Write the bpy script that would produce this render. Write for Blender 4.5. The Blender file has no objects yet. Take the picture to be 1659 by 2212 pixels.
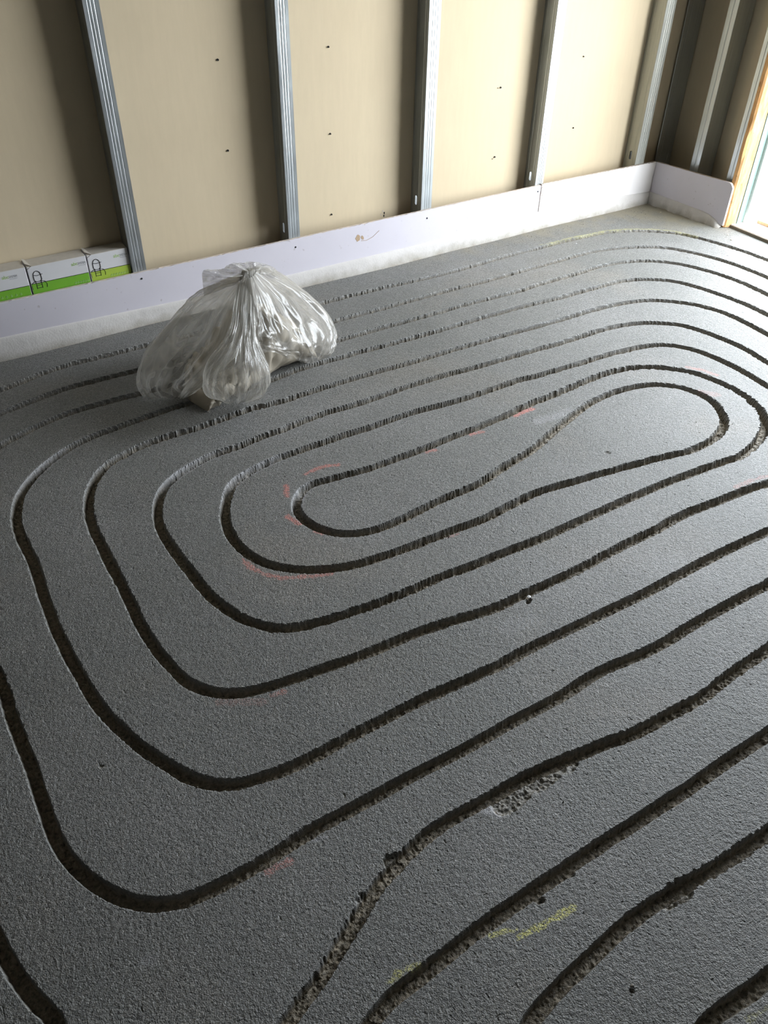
import bpy, bmesh, math, random
import numpy as np
from mathutils import Vector, Matrix
SC = bpy.context.scene
COL = SC.collection
# ------------------------------------------------------------------ camera
F_PX, CX, CY, CAM_H = 1790.0, 829.5, 1106.0, 1.42
_d = np.array([790 - CX, 3250 - CY, F_PX]); _d /= np.linalg.norm(_d)
_x = np.array([4500 - CX, -319 - CY, F_PX]); _x -= (_x @ _d) * _d; _x /= np.linalg.norm(_x)
_u = -_d; _y = np.cross(_u, _x)
ROT = np.array([_x, _y, _u])            # rows: world axes seen in camera axes (right, down, forward)
cam_d = bpy.data.cameras.new('camera'); cam = bpy.data.objects.new('camera', cam_d); COL.objects.link(cam)
cam_d.sensor_fit = 'HORIZONTAL'; cam_d.sensor_width = 36.0; cam_d.lens = F_PX * 36.0 / 1659.0
cam_d.clip_start = 0.02; cam_d.clip_end = 200
cam.matrix_world = Matrix([[ROT[i, 0], -ROT[i, 1], -ROT[i, 2], (0, 0, CAM_H)[i]] for i in range(3)] + [[0, 0, 0, 1]])
SC.camera = cam
# ------------------------------------------------------------------ light
SC.view_settings.view_transform = 'Standard'; SC.view_settings.look = 'None'
SC.view_settings.gamma = 1.0; SC.view_settings.use_curve_mapping = False
SC.view_settings.exposure = 0.0
SKY_STRENGTH, SUN_STRENGTH = 21.5, 10.0
world = bpy.data.worlds.new('sky'); SC.world = world; world.use_nodes = True
wn = world.node_tree.nodes; bg = wn['Background']
bg.inputs['Color'].default_value = (0.87, 0.935, 1.0, 1); bg.inputs['Strength'].default_value = SKY_STRENGTH
sun_d = bpy.data.lights.new('sun', 'SUN'); sun_d.energy = SUN_STRENGTH; sun_d.angle = 0.009; sun_d.color = (1.0, 0.90, 0.74)
sun = bpy.data.objects.new('sun', sun_d); COL.objects.link(sun)
_sd = Vector((-0.138, 1.0, -0.65)).normalized()       # travelling direction
sun.rotation_euler = _sd.to_track_quat('-Z', 'Y').to_euler(); sun.location = (5, -3, 5)
DOOR_Y0, DOOR_Y1, DOOR_Z = 0.74, 2.34, 2.15
po_d = bpy.data.lights.new('door_portal', 'AREA'); po_d.shape = 'RECTANGLE'; po_d.size = DOOR_Z; po_d.size_y = DOOR_Y1 - DOOR_Y0
po_d.cycles.is_portal = True
po = bpy.data.objects.new('door_portal', po_d); COL.objects.link(po); po.location = (3.56, (DOOR_Y0 + DOOR_Y1) / 2, DOOR_Z / 2)
po.rotation_euler = (0, math.radians(90), 0)

# ------------------------------------------------------------------ helpers
def ray(u, v):
    return ROT @ np.array([u - CX, v - CY, F_PX])
def onz(u, v, z=0.0):
    r = ray(u, v); t = (z - CAM_H) / r[2]; return Vector((r[0] * t, r[1] * t, z))
def ony(u, v, Y):
    r = ray(u, v); t = Y / r[1]; return Vector((r[0] * t, Y, CAM_H + r[2] * t))
def obj(name, me, mat=None, parent=None, **kw):
    if isinstance(me, bmesh.types.BMesh):
        b = me; me = bpy.data.meshes.new(name); b.normal_update(); b.to_mesh(me); b.free()
    o = bpy.data.objects.new(name, me); COL.objects.link(o)
    if mat is not None and not me.materials: me.materials.append(mat)
    if parent is not None: o.parent = parent
    for k, v in kw.items(): o[k] = v
    return o
def empty(name, loc=(0, 0, 0), **kw):
    o = bpy.data.objects.new(name, None); COL.objects.link(o); o.location = loc; o.empty_display_size = 0.05
    for k, v in kw.items(): o[k] = v
    return o
def smooth(o, angle=None):
    for p in o.data.polygons: p.use_smooth = True
    return o
def add_box(bm, lo, hi, bevel=0.0, seg=1):
    xs = (lo[0], hi[0]); ys = (lo[1], hi[1]); zs = (lo[2], hi[2])
    v = [bm.verts.new((x, y, z)) for x in xs for y in ys for z in zs]
    fs = [bm.faces.new([v[i] for i in f]) for f in ((0, 1, 3, 2), (4, 6, 7, 5), (0, 4, 5, 1), (2, 3, 7, 6), (0, 2, 6, 4), (1, 5, 7, 3))]
    if bevel > 0:
        es = list({e for f in fs for e in f.edges})
        bmesh.ops.bevel(bm, geom=es, offset=bevel, segments=seg, affect='EDGES', profile=0.6)
    return bm
def box(lo, hi, bevel=0.0, seg=1):
    return add_box(bmesh.new(), lo, hi, bevel, seg)
def add_tube(bm, pts, r, n=6):
    rings = []
    for i, p in enumerate(pts):
        a = pts[max(0, i - 1)]; b = pts[min(len(pts) - 1, i + 1)]
        t = (Vector(b) - Vector(a)).normalized(); s = t.orthogonal().normalized(); q = t.cross(s)
        rings.append([bm.verts.new(Vector(p) + (s * math.cos(k * 6.2832 / n) + q * math.sin(k * 6.2832 / n)) * r) for k in range(n)])
    for a, b in zip(rings, rings[1:]):
        # align rings
        off = min(range(n), key=lambda o: (a[0].co - b[o].co).length)
        for k in range(n):
            bm.faces.new((a[k], a[(k + 1) % n], b[(k + 1 + off) % n], b[(k + off) % n]))
    bm.faces.new(rings[0]); bm.faces.new(rings[-1])
    return bm
# vectorised value noise
def _h(i, j, seed):
    n = (i * 374761393 + j * 668265263 + seed * 974634777) & 0xffffffff
    n = ((n ^ (n >> 13)) * 1274126177) & 0xffffffff
    n = (n ^ (n >> 16)) & 0xffffff
    return n / float(0xffffff) * 2 - 1
def vnoise(x, y, scale, seed=1):
    x = x / scale; y = y / scale
    xi = np.floor(x).astype(np.int64); yi = np.floor(y).astype(np.int64)
    fx = x - xi; fy = y - yi; fx = fx * fx * (3 - 2 * fx); fy = fy * fy * (3 - 2 * fy)
    a = _h(xi, yi, seed); b = _h(xi + 1, yi, seed); c = _h(xi, yi + 1, seed); d = _h(xi + 1, yi + 1, seed)
    return (a * (1 - fx) + b * fx) * (1 - fy) + (c * (1 - fx) + d * fx) * fy
def crom(P, n):
    P = [np.array(p, float) for p in P]; P = [2 * P[0] - P[1]] + P + [2 * P[-1] - P[-2]]
    out = []
    for i in range(1, len(P) - 2):
        for k in range(n):
            t = k / n
            out.append(0.5 * ((2 * P[i]) + (-P[i - 1] + P[i + 1]) * t + (2 * P[i - 1] - 5 * P[i] + 4 * P[i + 1] - P[i + 2]) * t * t + (-P[i - 1] + 3 * P[i] - 3 * P[i + 1] + P[i + 2]) * t ** 3))
    out.append(P[-2]); return np.array(out)
def resample(P, step):
    P = np.asarray(P, float); d = np.r_[0, np.cumsum(np.linalg.norm(np.diff(P, axis=0), axis=1))]
    n = max(2, int(d[-1] / step)); s = np.linspace(0, d[-1], n)
    return np.stack([np.interp(s, d, P[:, k]) for k in range(P.shape[1])], 1)

# ------------------------------------------------------------------ materials
class NT:
    def __init__(s, name):
        s.m = bpy.data.materials.new(name); s.m.use_nodes = True; s.t = s.m.node_tree
        s.n = s.t.nodes; s.b = s.n['Principled BSDF']; s.out = s.n['Material Output']
        s.tc = s.n.new('ShaderNodeTexCoord')
    def link(s, a, b): s.t.links.new(a, b)
    def noise(s, scale, detail=3, rough=0.5, coord='Object', stretch=None, dist=0.0):
        t = s.n.new('ShaderNodeTexNoise'); t.inputs['Scale'].default_value = scale; t.inputs['Detail'].default_value = detail
        t.inputs['Roughness'].default_value = rough; t.inputs['Distortion'].default_value = dist
        src = s.tc.outputs[coord]
        if stretch:
            mp = s.n.new('ShaderNodeMapping'); mp.inputs['Scale'].default_value = stretch; s.link(src, mp.inputs[0]); src = mp.outputs[0]
        s.link(src, t.inputs['Vector']); return t.outputs['Fac']
    def ramp(s, f, stops):
        r = s.n.new('ShaderNodeValToRGB'); el = r.color_ramp.elements
        while len(el) < len(stops): el.new(0.5)
        for e, (p, c) in zip(el, stops): e.position = p; e.color = (c, c, c, 1) if not hasattr(c, '__len__') else (*c, 1)
        s.link(f, r.inputs[0]); return r.outputs[0]
    def mix(s, f, a, b, mode='MIX'):
        m = s.n.new('ShaderNodeMix'); m.data_type = 'RGBA'; m.blend_type = mode; m.clamp_factor = True
        for val, sock in ((f, m.inputs[0]), (a, m.inputs[6]), (b, m.inputs[7])):
            if hasattr(val, 'is_linked') or hasattr(val, 'links'): s.link(val, sock)
            elif hasattr(val, '__len__'): sock.default_value = (*val, 1)
            else: sock.default_value = val
        return m.outputs[2]
    def math(s, op, a, b=0.0, c=0.0, clamp=False):
        m = s.n.new('ShaderNodeMath'); m.operation = op; m.use_clamp = clamp
        for val, sock in zip((a, b, c), m.inputs):
            if hasattr(val, 'links'): s.link(val, sock)
            else: sock.default_value = val
        return m.outputs[0]
    def bump(s, h, strength=0.3, dist=0.01, prev=None):
        b = s.n.new('ShaderNodeBump'); b.inputs['Strength'].default_value = strength; b.inputs['Distance'].default_value = dist
        s.link(h, b.inputs['Height'])
        if prev: s.link(prev, b.inputs['Normal'])
        s.link(b.outputs[0], s.b.inputs['Normal']); return b.outputs[0]
    def col(s, c):
        if hasattr(c, 'links'): s.link(c, s.b.inputs['Base Color'])
        else: s.b.inputs['Base Color'].default_value = (*c, 1)
    def set(s, **k):
        for a, v in k.items(): s.b.inputs[a.replace('_', ' ')].default_value = v
        return s
def simple(name, c, rough=0.7, metal=0.0, var=0.12, scale=12.0, bump=0.0, bscale=200.0):
    m = NT(name); m.set(Roughness=rough, Metallic=metal)
    f = m.noise(scale, 4)
    m.col(m.mix(f, tuple(x * (1 - var) for x in c), tuple(min(1, x * (1 + var)) for x in c)))
    if bump: m.bump(m.noise(bscale, 2), bump, 0.002)
    return m.m

def mat_floor():
    m = NT('screed'); m.set(Roughness=0.62); m.b.inputs['Specular IOR Level'].default_value = 0.5
    big = m.ramp(m.noise(1.6, 4, 0.55), [(0.3, (0.140, 0.142, 0.133)), (0.55, (0.175, 0.175, 0.167)), (0.75, (0.215, 0.213, 0.207))])
    warm = m.ramp(m.noise(2.3, 3, 0.5, stretch=(1, 1, 1), dist=0.4), [(0.55, 0.0), (0.75, 1.0)])
    base = m.mix(m.math('MULTIPLY', warm, 0.4), big, (0.22, 0.195, 0.16))
    vo = m.n.new('ShaderNodeTexVoronoi'); vo.inputs['Scale'].default_value = 430; m.link(m.tc.outputs['Object'], vo.inputs['Vector'])
    sv = m.n.new('ShaderNodeSeparateColor'); m.link(vo.outputs['Color'], sv.inputs[0])
    base = m.mix(0.8, base, m.ramp(sv.outputs[0], [(0.0, 0.42), (0.35, 0.95), (0.8, 1.15), (1.0, 1.75)]), 'MULTIPLY')
    dk = m.math('ADD', m.noise(210, 2, 0.6), m.math('MULTIPLY', m.math('SUBTRACT', m.ramp(m.noise(3.1, 4, 0.6), [(0.45, 0.0), (0.75, 1.0)]), 0.15), 0.10))
    dark = m.ramp(dk, [(0.625, 0.0), (0.675, 1.0)])
    base = m.mix(m.math('MULTIPLY', dark, 0.7), base, (0.045, 0.045, 0.045))
    lite = m.ramp(m.noise(190, 1, 0.5, stretch=(1.1, 0.9, 1)), [(0.70, 0.0), (0.74, 1.0)])
    base = m.mix(m.math('MULTIPLY', lite, 0.5), base, (0.45, 0.45, 0.45))
    at = m.n.new('ShaderNodeAttribute'); at.attribute_name = 'marks'
    sp = m.n.new('ShaderNodeSeparateColor'); m.link(at.outputs['Color'], sp.inputs[0])
    gr2 = m.ramp(m.noise(260, 2, 0.6), [(0.38, 0.0), (0.58, 1.0)])
    base = m.mix(m.math('MULTIPLY', sp.outputs[2], 0.55), base, (0.42, 0.42, 0.44))
    base = m.mix(m.math('MULTIPLY', sp.outputs[0], gr2, clamp=True), base, (0.62, 0.20, 0.16))
    base = m.mix(m.math('MULTIPLY', sp.outputs[1], gr2, clamp=True), base, (0.52, 0.50, 0.16))
    asd = m.n.new('ShaderNodeAttribute'); asd.attribute_name = 'sand'; base = m.mix(asd.outputs['Fac'], base, (0.27, 0.235, 0.16))
    ac = m.n.new('ShaderNodeAttribute'); ac.attribute_name = 'cut'
    rub = m.ramp(m.noise(120, 3, 0.7), [(0.3, (0.065, 0.055, 0.040)), (0.5, (0.21, 0.178, 0.128)), (0.75, (0.36, 0.305, 0.225))])
    base = m.mix(ac.outputs['Fac'], base, rub)
    m.col(base)
    b1 = m.bump(m.math('SUBTRACT', 1.0, vo.outputs['Distance']), 0.7, 0.0013)
    m.bump(m.noise(700, 2, 0.6), 0.5, 0.0010, b1)
    return m.m
def mat_metal(name='galvanised_steel', tint=(0.56, 0.60, 0.62), rough=0.36):
    m = NT(name); m.set(Metallic=0.92, Roughness=rough)
    f = m.noise(6, 5, 0.6, stretch=(6, 6, 0.6))
    m.col(m.mix(f, tuple(x * 0.75 for x in tint), tint))
    r = m.ramp(m.noise(25, 4, 0.6, stretch=(3, 3, 0.4)), [(0.3, rough - 0.08), (0.7, rough + 0.14)]); m.link(r, m.b.inputs['Roughness'])
    return m.m
def mat_board():
    m = NT('plasterboard_back_paper'); m.set(Roughness=0.85)
    f = m.noise(3, 5, 0.6); c = m.mix(f, (0.575, 0.475, 0.325), (0.66, 0.55, 0.38))
    f2 = m.noise(60, 3, 0.6, stretch=(1, 1, 0.15)); c = m.mix(0.10, c, f2, 'MULTIPLY')
    m.col(c); m.bump(m.noise(300, 2), 0.05, 0.001); return m.m
def mat_strip():
    m = NT('pink_white_plasterboard'); m.set(Roughness=0.6)
    f = m.noise(5, 4, 0.6); c = m.mix(f, (0.565, 0.535, 0.590), (0.64, 0.61, 0.66))
    s = m.ramp(m.noise(55, 2, 0.5), [(0.70, 0.0), (0.76, 1.0)]); c = m.mix(m.math('MULTIPLY', s, 0.5), c, (0.35, 0.30, 0.30))
    m.col(c); return m.m
def mat_cove():
    m = NT('plaster_cove'); m.set(Roughness=0.85)
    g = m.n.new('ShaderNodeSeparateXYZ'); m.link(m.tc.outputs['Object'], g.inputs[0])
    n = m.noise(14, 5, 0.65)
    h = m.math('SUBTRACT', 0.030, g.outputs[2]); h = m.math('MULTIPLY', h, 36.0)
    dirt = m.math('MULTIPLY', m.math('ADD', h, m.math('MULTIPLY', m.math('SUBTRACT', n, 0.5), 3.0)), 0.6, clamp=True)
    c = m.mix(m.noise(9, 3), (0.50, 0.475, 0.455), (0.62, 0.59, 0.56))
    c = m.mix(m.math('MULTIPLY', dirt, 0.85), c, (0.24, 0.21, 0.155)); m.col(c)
    m.bump(m.noise(160, 3), 0.35, 0.002); return m.m
def mat_wood(name, a, b):
    m = NT(name); m.set(Roughness=0.7)
    f = m.noise(9, 6, 0.7, stretch=(5, 5, 0.7), dist=0.8)
    c = m.ramp(f, [(0.35, b), (0.6, a)])
    s = m.ramp(m.noise(40, 3, 0.6), [(0.62, 0.0), (0.72, 1.0)]); c = m.mix(m.math('MULTIPLY', s, 0.5), c, tuple(x * 0.4 for x in b))
    m.col(c); m.bump(f, 0.3, 0.003); return m.m
def mat_film():
    m = NT('translucent_film'); n = m.n; n.remove(m.b)
    tr = n.new('ShaderNodeBsdfTransparent'); tr.inputs[0].default_value = (0.97, 0.97, 0.96, 1)
    df = n.new('ShaderNodeBsdfDiffuse'); df.inputs[0].default_value = (0.55, 0.53, 0.49, 1)
    tl = n.new('ShaderNodeBsdfTranslucent'); tl.inputs[0].default_value = (0.55, 0.53, 0.49, 1)
    gl = n.new('ShaderNodeBsdfGlossy'); gl.inputs['Roughness'].default_value = 0.18; gl.inputs[0].default_value = (0.85, 0.85, 0.85, 1)
    at = n.new('ShaderNodeAttribute'); at.attribute_name = 'milk'
    bm = n.new('ShaderNodeBump'); bm.inputs['Strength'].default_value = 0.36; bm.inputs['Distance'].default_value = 0.006
    fo = n.new('ShaderNodeAttribute'); fo.attribute_name = 'fold'
    def fn(scale, det, dist):
        t = n.new('ShaderNodeTexNoise'); t.inputs['Scale'].default_value = scale; t.inputs['Detail'].default_value = det; t.inputs['Distortion'].default_value = dist
        m.link(fo.outputs['Vector'], t.inputs['Vector']); return t.outputs['Fac']
    r1 = m.math('ABSOLUTE', m.math('SUBTRACT', fn(1.5, 1, 0.5), 0.5)); r2 = m.math('ABSOLUTE', m.math('SUBTRACT', fn(0.7, 0, 1.2), 0.5))
    rid = m.math('MINIMUM', m.math('MULTIPLY', r1, 7.0), m.math('MULTIPLY', r2, 12.0)); rid = m.math('MINIMUM', rid, 1.0)
    m.link(rid, bm.inputs['Height'])
    for s in (df, tl, gl): m.link(bm.outputs[0], s.inputs['Normal'])
    s1 = n.new('ShaderNodeMixShader'); s1.inputs[0].default_value = 0.5; m.link(df.outputs[0], s1.inputs[1]); m.link(tl.outputs[0], s1.inputs[2])
    s2 = n.new('ShaderNodeMixShader'); mk = m.math('ADD', at.outputs['Fac'], m.math('MULTIPLY', m.math('POWER', m.math('SUBTRACT', 1.0, rid), 3.0), 0.28), clamp=True); m.link(mk, s2.inputs[0]); m.link(tr.outputs[0], s2.inputs[1]); m.link(s1.outputs[0], s2.inputs[2])
    lw = n.new('ShaderNodeLayerWeight'); m.link(bm.outputs[0], lw.inputs['Normal'])
    fr = m.math('MULTIPLY_ADD', m.math('POWER', lw.outputs['Facing'], 4.0), 0.28, 0.036, clamp=True)
    s3 = n.new('ShaderNodeMixShader'); m.link(fr, s3.inputs[0]); m.link(s2.outputs[0], s3.inputs[1]); m.link(gl.outputs[0], s3.inputs[2])
    m.link(s3.outputs[0], m.out.inputs[0]); return m.m
M = dict(
    floor=mat_floor(), steel=mat_metal(), board=mat_board(), strip=mat_strip(), cove=mat_cove(),
    strip2=simple('white_plasterboard', (0.84, 0.81, 0.80), 0.55, var=0.04, scale=6), core=simple('gypsum_core', (0.55, 0.47, 0.40), 0.9, var=0.25, scale=80, bump=0.4),
    wood=mat_wood('rough_timber', (0.74, 0.45, 0.20), (0.50, 0.24, 0.08)),
    plank=mat_wood('brown_plank', (0.46, 0.27, 0.15), (0.33, 0.18, 0.10)),
    edge=simple('dusty_brown_edge', (0.20, 0.17, 0.13), 0.9, var=0.3, scale=40), teal=simple('teal_membrane', (0.085, 0.15, 0.145), 0.6), white=simple('white_frame', (0.85, 0.85, 0.83), 0.5, var=0.03),  # teal: colour darkened so the door reveal strip reads as shaded
    ceil=simple('grey_ceiling', (0.12, 0.12, 0.115), 0.9), wallin=simple('bare_inner_wall', (0.14, 0.135, 0.12), 0.9),
    patio=simple('pale_paving', (0.62, 0.60, 0.55), 0.9, var=0.06, scale=3), black=simple('black_ink', (0.015, 0.015, 0.018), 0.6),
    boxw=simple('white_carton', (0.66, 0.65, 0.66), 0.55, var=0.05, scale=30), boxtop=simple('dusty_carton_top', (0.52, 0.48, 0.42), 0.8, var=0.1, scale=60),
    green=simple('green_print', (0.17, 0.42, 0.03), 0.55, var=0.08), green2=simple('lime_print', (0.38, 0.52, 0.06), 0.55, var=0.08),
    lgreen=simple('light_green_ink', (0.35, 0.55, 0.12), 0.6), grey=simple('grey_ink', (0.22, 0.22, 0.24), 0.6), pale=simple('pale_green_ink', (0.45, 0.68, 0.32), 0.6),
    sack=simple('beige_paper_sack', (0.40, 0.355, 0.285), 0.5, var=0.12, scale=18, bump=0.2, bscale=70), film=mat_film(),
    crumb=simple('concrete_crumb', (0.22, 0.20, 0.17), 0.9, var=0.4, scale=90), chip=simple('pale_wood_chip', (0.62, 0.55, 0.42), 0.8),
    glue=simple('tan_smear', (0.42, 0.30, 0.19), 0.8), screw=simple('dark_screw', (0.02, 0.02, 0.022), 0.5, 0.3),
)
# ------------------------------------------------------------------ traced channels: (pixel of crop corner, crop scale, points in the crop)
CR = dict(A=(0, 700, 2.37), B=(600, 560, 2.765), C=(1100, 460, 2.968), D=(1000, 950, 2.517), E=(400, 1050, 2.37), F=(0, 1200, 2.765), G=(0, 1700, 2.37), H=(700, 1500, 1.730), P=(0, 0, 1.0))
def px(s):
    out = []
    for tok in s.split('|'):
        k, nums = tok.strip()[0], tok.strip()[1:].split()
        ox, oy, sc = CR[k]
        new = [(ox + float(t.split(',')[0]) / sc, oy + float(t.split(',')[1]) / sc) for t in nums]
        if out and len(new) > 1:      # drop overlap where two crops meet
            dx, dy = new[1][0] - new[0][0], new[1][1] - new[0][1]; L = math.hypot(dx, dy)
            while len(out) > 1 and ((new[0][0] - out[-1][0]) * dx + (new[0][1] - out[-1][1]) * dy) / L < 12 and math.hypot(new[0][0] - out[-1][0], new[0][1] - out[-1][1]) < 260: out.pop()
        out += new
    return out
GROOVES = [
 # outermost, next to the wall
 "P -420,2050 -440,1500 -380,1180 -200,950 -80,880|A 0,337 100,300 200,258 350,208 500,172 640,138 770,104|B 60,315 235,270 400,225 560,185 760,140 1000,85|C 0,272 150,235 300,195 450,160 560,135 650,122 800,115 950,119 1100,135 1250,170 1400,213 1550,262 1659,304|P 1760,612 1900,695",
 "P 110,2330|G 311,1213 270,1178 180,1095 110,1005 50,905 0,815|P -90,1850 -180,1600 -240,1380 -245,1200 -190,1050 -90,940|A 0,460 100,420 200,380 300,342 400,312 500,287 600,262 715,235|B 60,445 305,380 430,345 600,300 800,245 1000,190 1200,140|C 150,352 300,310 450,267 560,242 700,225 850,218 1000,223 1150,248 1300,285 1450,332 1600,390 1659,415|P 1740,642 1900,735",
 "P 1900,1390|H 1659,148 1550,220 1450,290 1350,360 1250,422 1150,488 1050,550 950,618 850,690 750,755 640,832 550,902 460,972 380,1040 300,1095 235,1150 200,1190 175,1225|P 740,2300",
 "P 1800,1290|D 1659,1140 1450,1280 1330,1362|H 1430,0 1350,45 1250,98 1150,150 1050,185 950,225 850,265 740,315 640,375 530,435 430,492 340,565 270,640 200,715 150,795 100,875 50,955 0,1045|P 690,2120 640,2180 590,2260",
 "P 1900,800 1760,698|C 1659,525 1500,450 1350,395 1200,352 1050,320 900,307 800,308 680,322 550,350 420,393 300,425 150,470|B 1400,200 1200,250 1050,290 900,335 750,375 600,415 450,460 320,495 100,555|A 720,355 600,385 500,412 400,440 300,475 200,520 100,570 0,625|P -60,1010 -110,1080 -125,1170 -105,1270 -60,1370|F 0,745 40,880 75,980 115,1090 160,1200 210,1320 255,1430 290,1540 320,1640|G 190,0 230,120 265,220 315,325 380,405 470,485 570,550 680,590 790,605 910,590 1050,545 1180,480 1300,410 1400,350 1500,282 1600,218|H 0,482 100,430 200,376 300,320 400,268 500,218 600,163 700,105 800,52|D 554,1384 650,1315 800,1235 950,1175 1100,1100 1250,1005 1400,920 1550,840 1659,785|P 1800,1180",
 "P 1900,840 1780,752|C 1659,655 1550,600 1400,540 1250,490 1150,460 1050,437 950,428 850,425 750,432 650,452 570,475 450,507 300,545 200,568 100,595|B 1659,235 1450,285 1300,327 1150,370 1000,415 800,470 640,515 500,550 400,580 300,607|P 640,800 560,830 470,858|A 1050,385 900,425 750,475 600,530 480,572 380,620 300,672 230,725 155,800 108,870 88,930 82,1000 102,1080 130,1180 160,1270 190,1340|F 185,10 215,100 245,200 285,310 325,420 372,520 422,620 480,720 540,830 605,920 680,1000 770,1085 860,1160 970,1235 1080,1300 1180,1345 1290,1372 1400,1372 1500,1345 1600,1312|E 480,1465 600,1410 750,1335 900,1255 1050,1175 1200,1100 1350,1030 1500,965|D 200,1225 400,1115 600,1020 800,925 1000,828 1200,720 1400,615 1550,545 1659,497|P 1780,1080",
 "P 1900,900 1780,805|C 1659,780 1500,695 1350,630 1200,590 1100,573 950,560 850,562 750,575 600,605 450,647 300,690 150,740|B 1659,370 1450,428 1300,468 1100,525 900,585 750,630 600,670 400,728 200,790 0,855|A 1300,428 1200,462 1100,500 1000,535 850,578 750,612 650,660 560,712 500,772 463,850 452,930 460,1000 482,1060 520,1130 552,1210 590,1290 622,1350|F 635,5 685,95 740,200 790,310 842,420 905,520 970,605 1040,682 1120,748 1205,798 1300,822 1400,825 1500,812 1600,790|E 0,1000 70,1035 180,1062 300,1058 420,1030 550,988 700,935 900,868 1050,808 1200,745 1400,680 1550,622|D 150,925 250,880 400,808 600,718 750,640 900,562 1050,487 1200,405 1400,328 1550,270 1659,238|P 1780,1000",
 "P 1960,1000 1850,905 1750,840|C 1659,962 1500,865 1350,800 1200,745 1080,715 950,705 850,705 750,715 600,747 450,795 300,840 150,890|B 1659,508 1400,580 1200,640 1000,692 800,752 600,820 450,872 300,912 150,968 0,1030|A 1350,572 1220,627 1100,665 1000,715 930,757 870,805 830,855 808,925 808,1000 832,1070 872,1130 920,1200 970,1265 1030,1325 1085,1380|E 0,405 60,480 120,555 200,622 300,682 400,718 500,730 600,718 750,678 900,630 1050,575 1200,512 1350,447 1500,390|D 0,705 200,622 400,545 600,455 800,365 950,300 1100,235 1300,160 1450,108 1550,65|C 1480,1560 1560,1500 1618,1430 1645,1350 1625,1285 1565,1215 1480,1150 1350,1085 1200,1030 1050,1000 900,985 780,993 650,1020 520,1065 380,1125 250,1178 130,1235 0,1292|B 1500,865 1400,915 1300,960 1150,1020 1000,1078 850,1140 700,1195 550,1250 400,1290 290,1320 190,1345|A 1585,822 1540,862 1515,912 1530,975 1585,1035|E 640,195 700,225 780,243 880,243 980,220 1080,183 1200,125 1300,75 1400,33|D 100,232 200,160 300,100 400,30|C 130,1532 250,1430 380,1320 500,1230 620,1168 750,1125 900,1100 1003,1103 1120,1122 1250,1172 1330,1232 1375,1305 1372,1375 1320,1440 1220,1500 1100,1542 950,1572|D 450,270 300,335 150,410 0,470|E 1500,180 1350,232 1200,292 1050,345 900,395 750,422 600,430 450,408 370,377 290,322 228,242 203,160 208,90 240,25|A 1190,818 1270,762 1350,720 1500,660|B 0,1190 200,1117 400,1050 550,1005 700,950 850,902 1000,865 1150,820 1300,768 1450,716|C 150,1052 300,1006 450,965 600,916 750,880 850,857 950,847 1050,850 1200,882 1350,942 1500,1017 1659,1112|P 1740,910 1800,980",
 "P 1130,2240|H 770,1220 830,1150 900,1075 970,1008 1050,932 1120,865 1200,805 1300,742 1380,692 1480,640 1580,572 1659,518|P 1800,1700",
 "P 1500,2260|H 1430,1225 1520,1160 1600,1108 1659,1060|P 1800,2000",
 "P 1250,2330 1400,2330",
][:10]
XMAX, YMAX = 3.50, 2.874
RS = 0.002
RX0, RY0, RX1, RY1 = -1.6, -0.3, 3.6, 3.0
nx, ny = int((RX1 - RX0) / RS), int((RY1 - RY0) / RS)
DIST = np.full((ny, nx), 0.2, np.float32); SGN = np.zeros((ny, nx), np.float32); ARC = np.zeros((ny, nx), np.float32)
gpaths = []
K = 16
gy, gx = np.mgrid[-K:K + 1, -K:K + 1]
FLOORP = [[np.array(onz(u, v)[:2]) for u, v in px(g) if u < 1664] for g in GROOVES]
def tip(i, end):
    P = FLOORP[i] if end else FLOORP[i][::-1]
    t = P[-1] - P[-3]; return P[-1], t / np.linalg.norm(t)
# the loops close again on the side nearest the door: inner pairs first
for k, (ua, ea, lb, eb) in enumerate([(7, 1, 6, 1), (7, 0, 5, 1), (6, 0, 4, 1), (5, 0, 3, 0), (4, 0, 2, 0), (1, 1, 8, 1), (0, 1, 9, 1)]):
    (p0, t0), (p3, t3) = tip(ua, ea), tip(lb, eb); L = np.linalg.norm(p3 - p0) * 0.58
    p1, p2 = p0 + t0 * L * 0.55, p3 + t3 * L; line = []
    for t in np.linspace(0, 1, 24):
        q = (1 - t) ** 3 * p0 + 3 * (1 - t) ** 2 * t * p1 + 3 * (1 - t) * t * t * p2 + t ** 3 * p3; q[0] = min(q[0], 3.32); line.append(q)
    FLOORP.append(line)
for gi, pts in enumerate(FLOORP):
    c = resample(crom(pts, 6), 0.012)
    for _ in range(5):
        c2 = c.copy(); c2[1:-1] = 0.25 * c[:-2] + 0.5 * c[1:-1] + 0.25 * c[2:]; c = c2
    c = resample(crom(c, 2), 0.002); gpaths.append(c)
    tan = np.gradient(c, axis=0); tan /= np.linalg.norm(tan, axis=1)[:, None] + 1e-9
    s0 = gi * 100.0
    for i in range(len(c)):
        x, y = c[i]; ix = int((x - RX0) / RS); iy = int((y - RY0) / RS)
        if ix < K or iy < K or ix >= nx - K or iy >= ny - K: continue
        dx = RX0 + (ix + gx) * RS - x; dy = RY0 + (iy + gy) * RS - y
        d = np.hypot(dx, dy); sl = (slice(iy - K, iy + K + 1), slice(ix - K, ix + K + 1))
        mk = d < DIST[sl]
        DIST[sl][mk] = d[mk]; SGN[sl][mk] = np.sign(dx * tan[i, 1] - dy * tan[i, 0])[mk]; ARC[sl][mk] = s0 + i * 0.002
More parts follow.
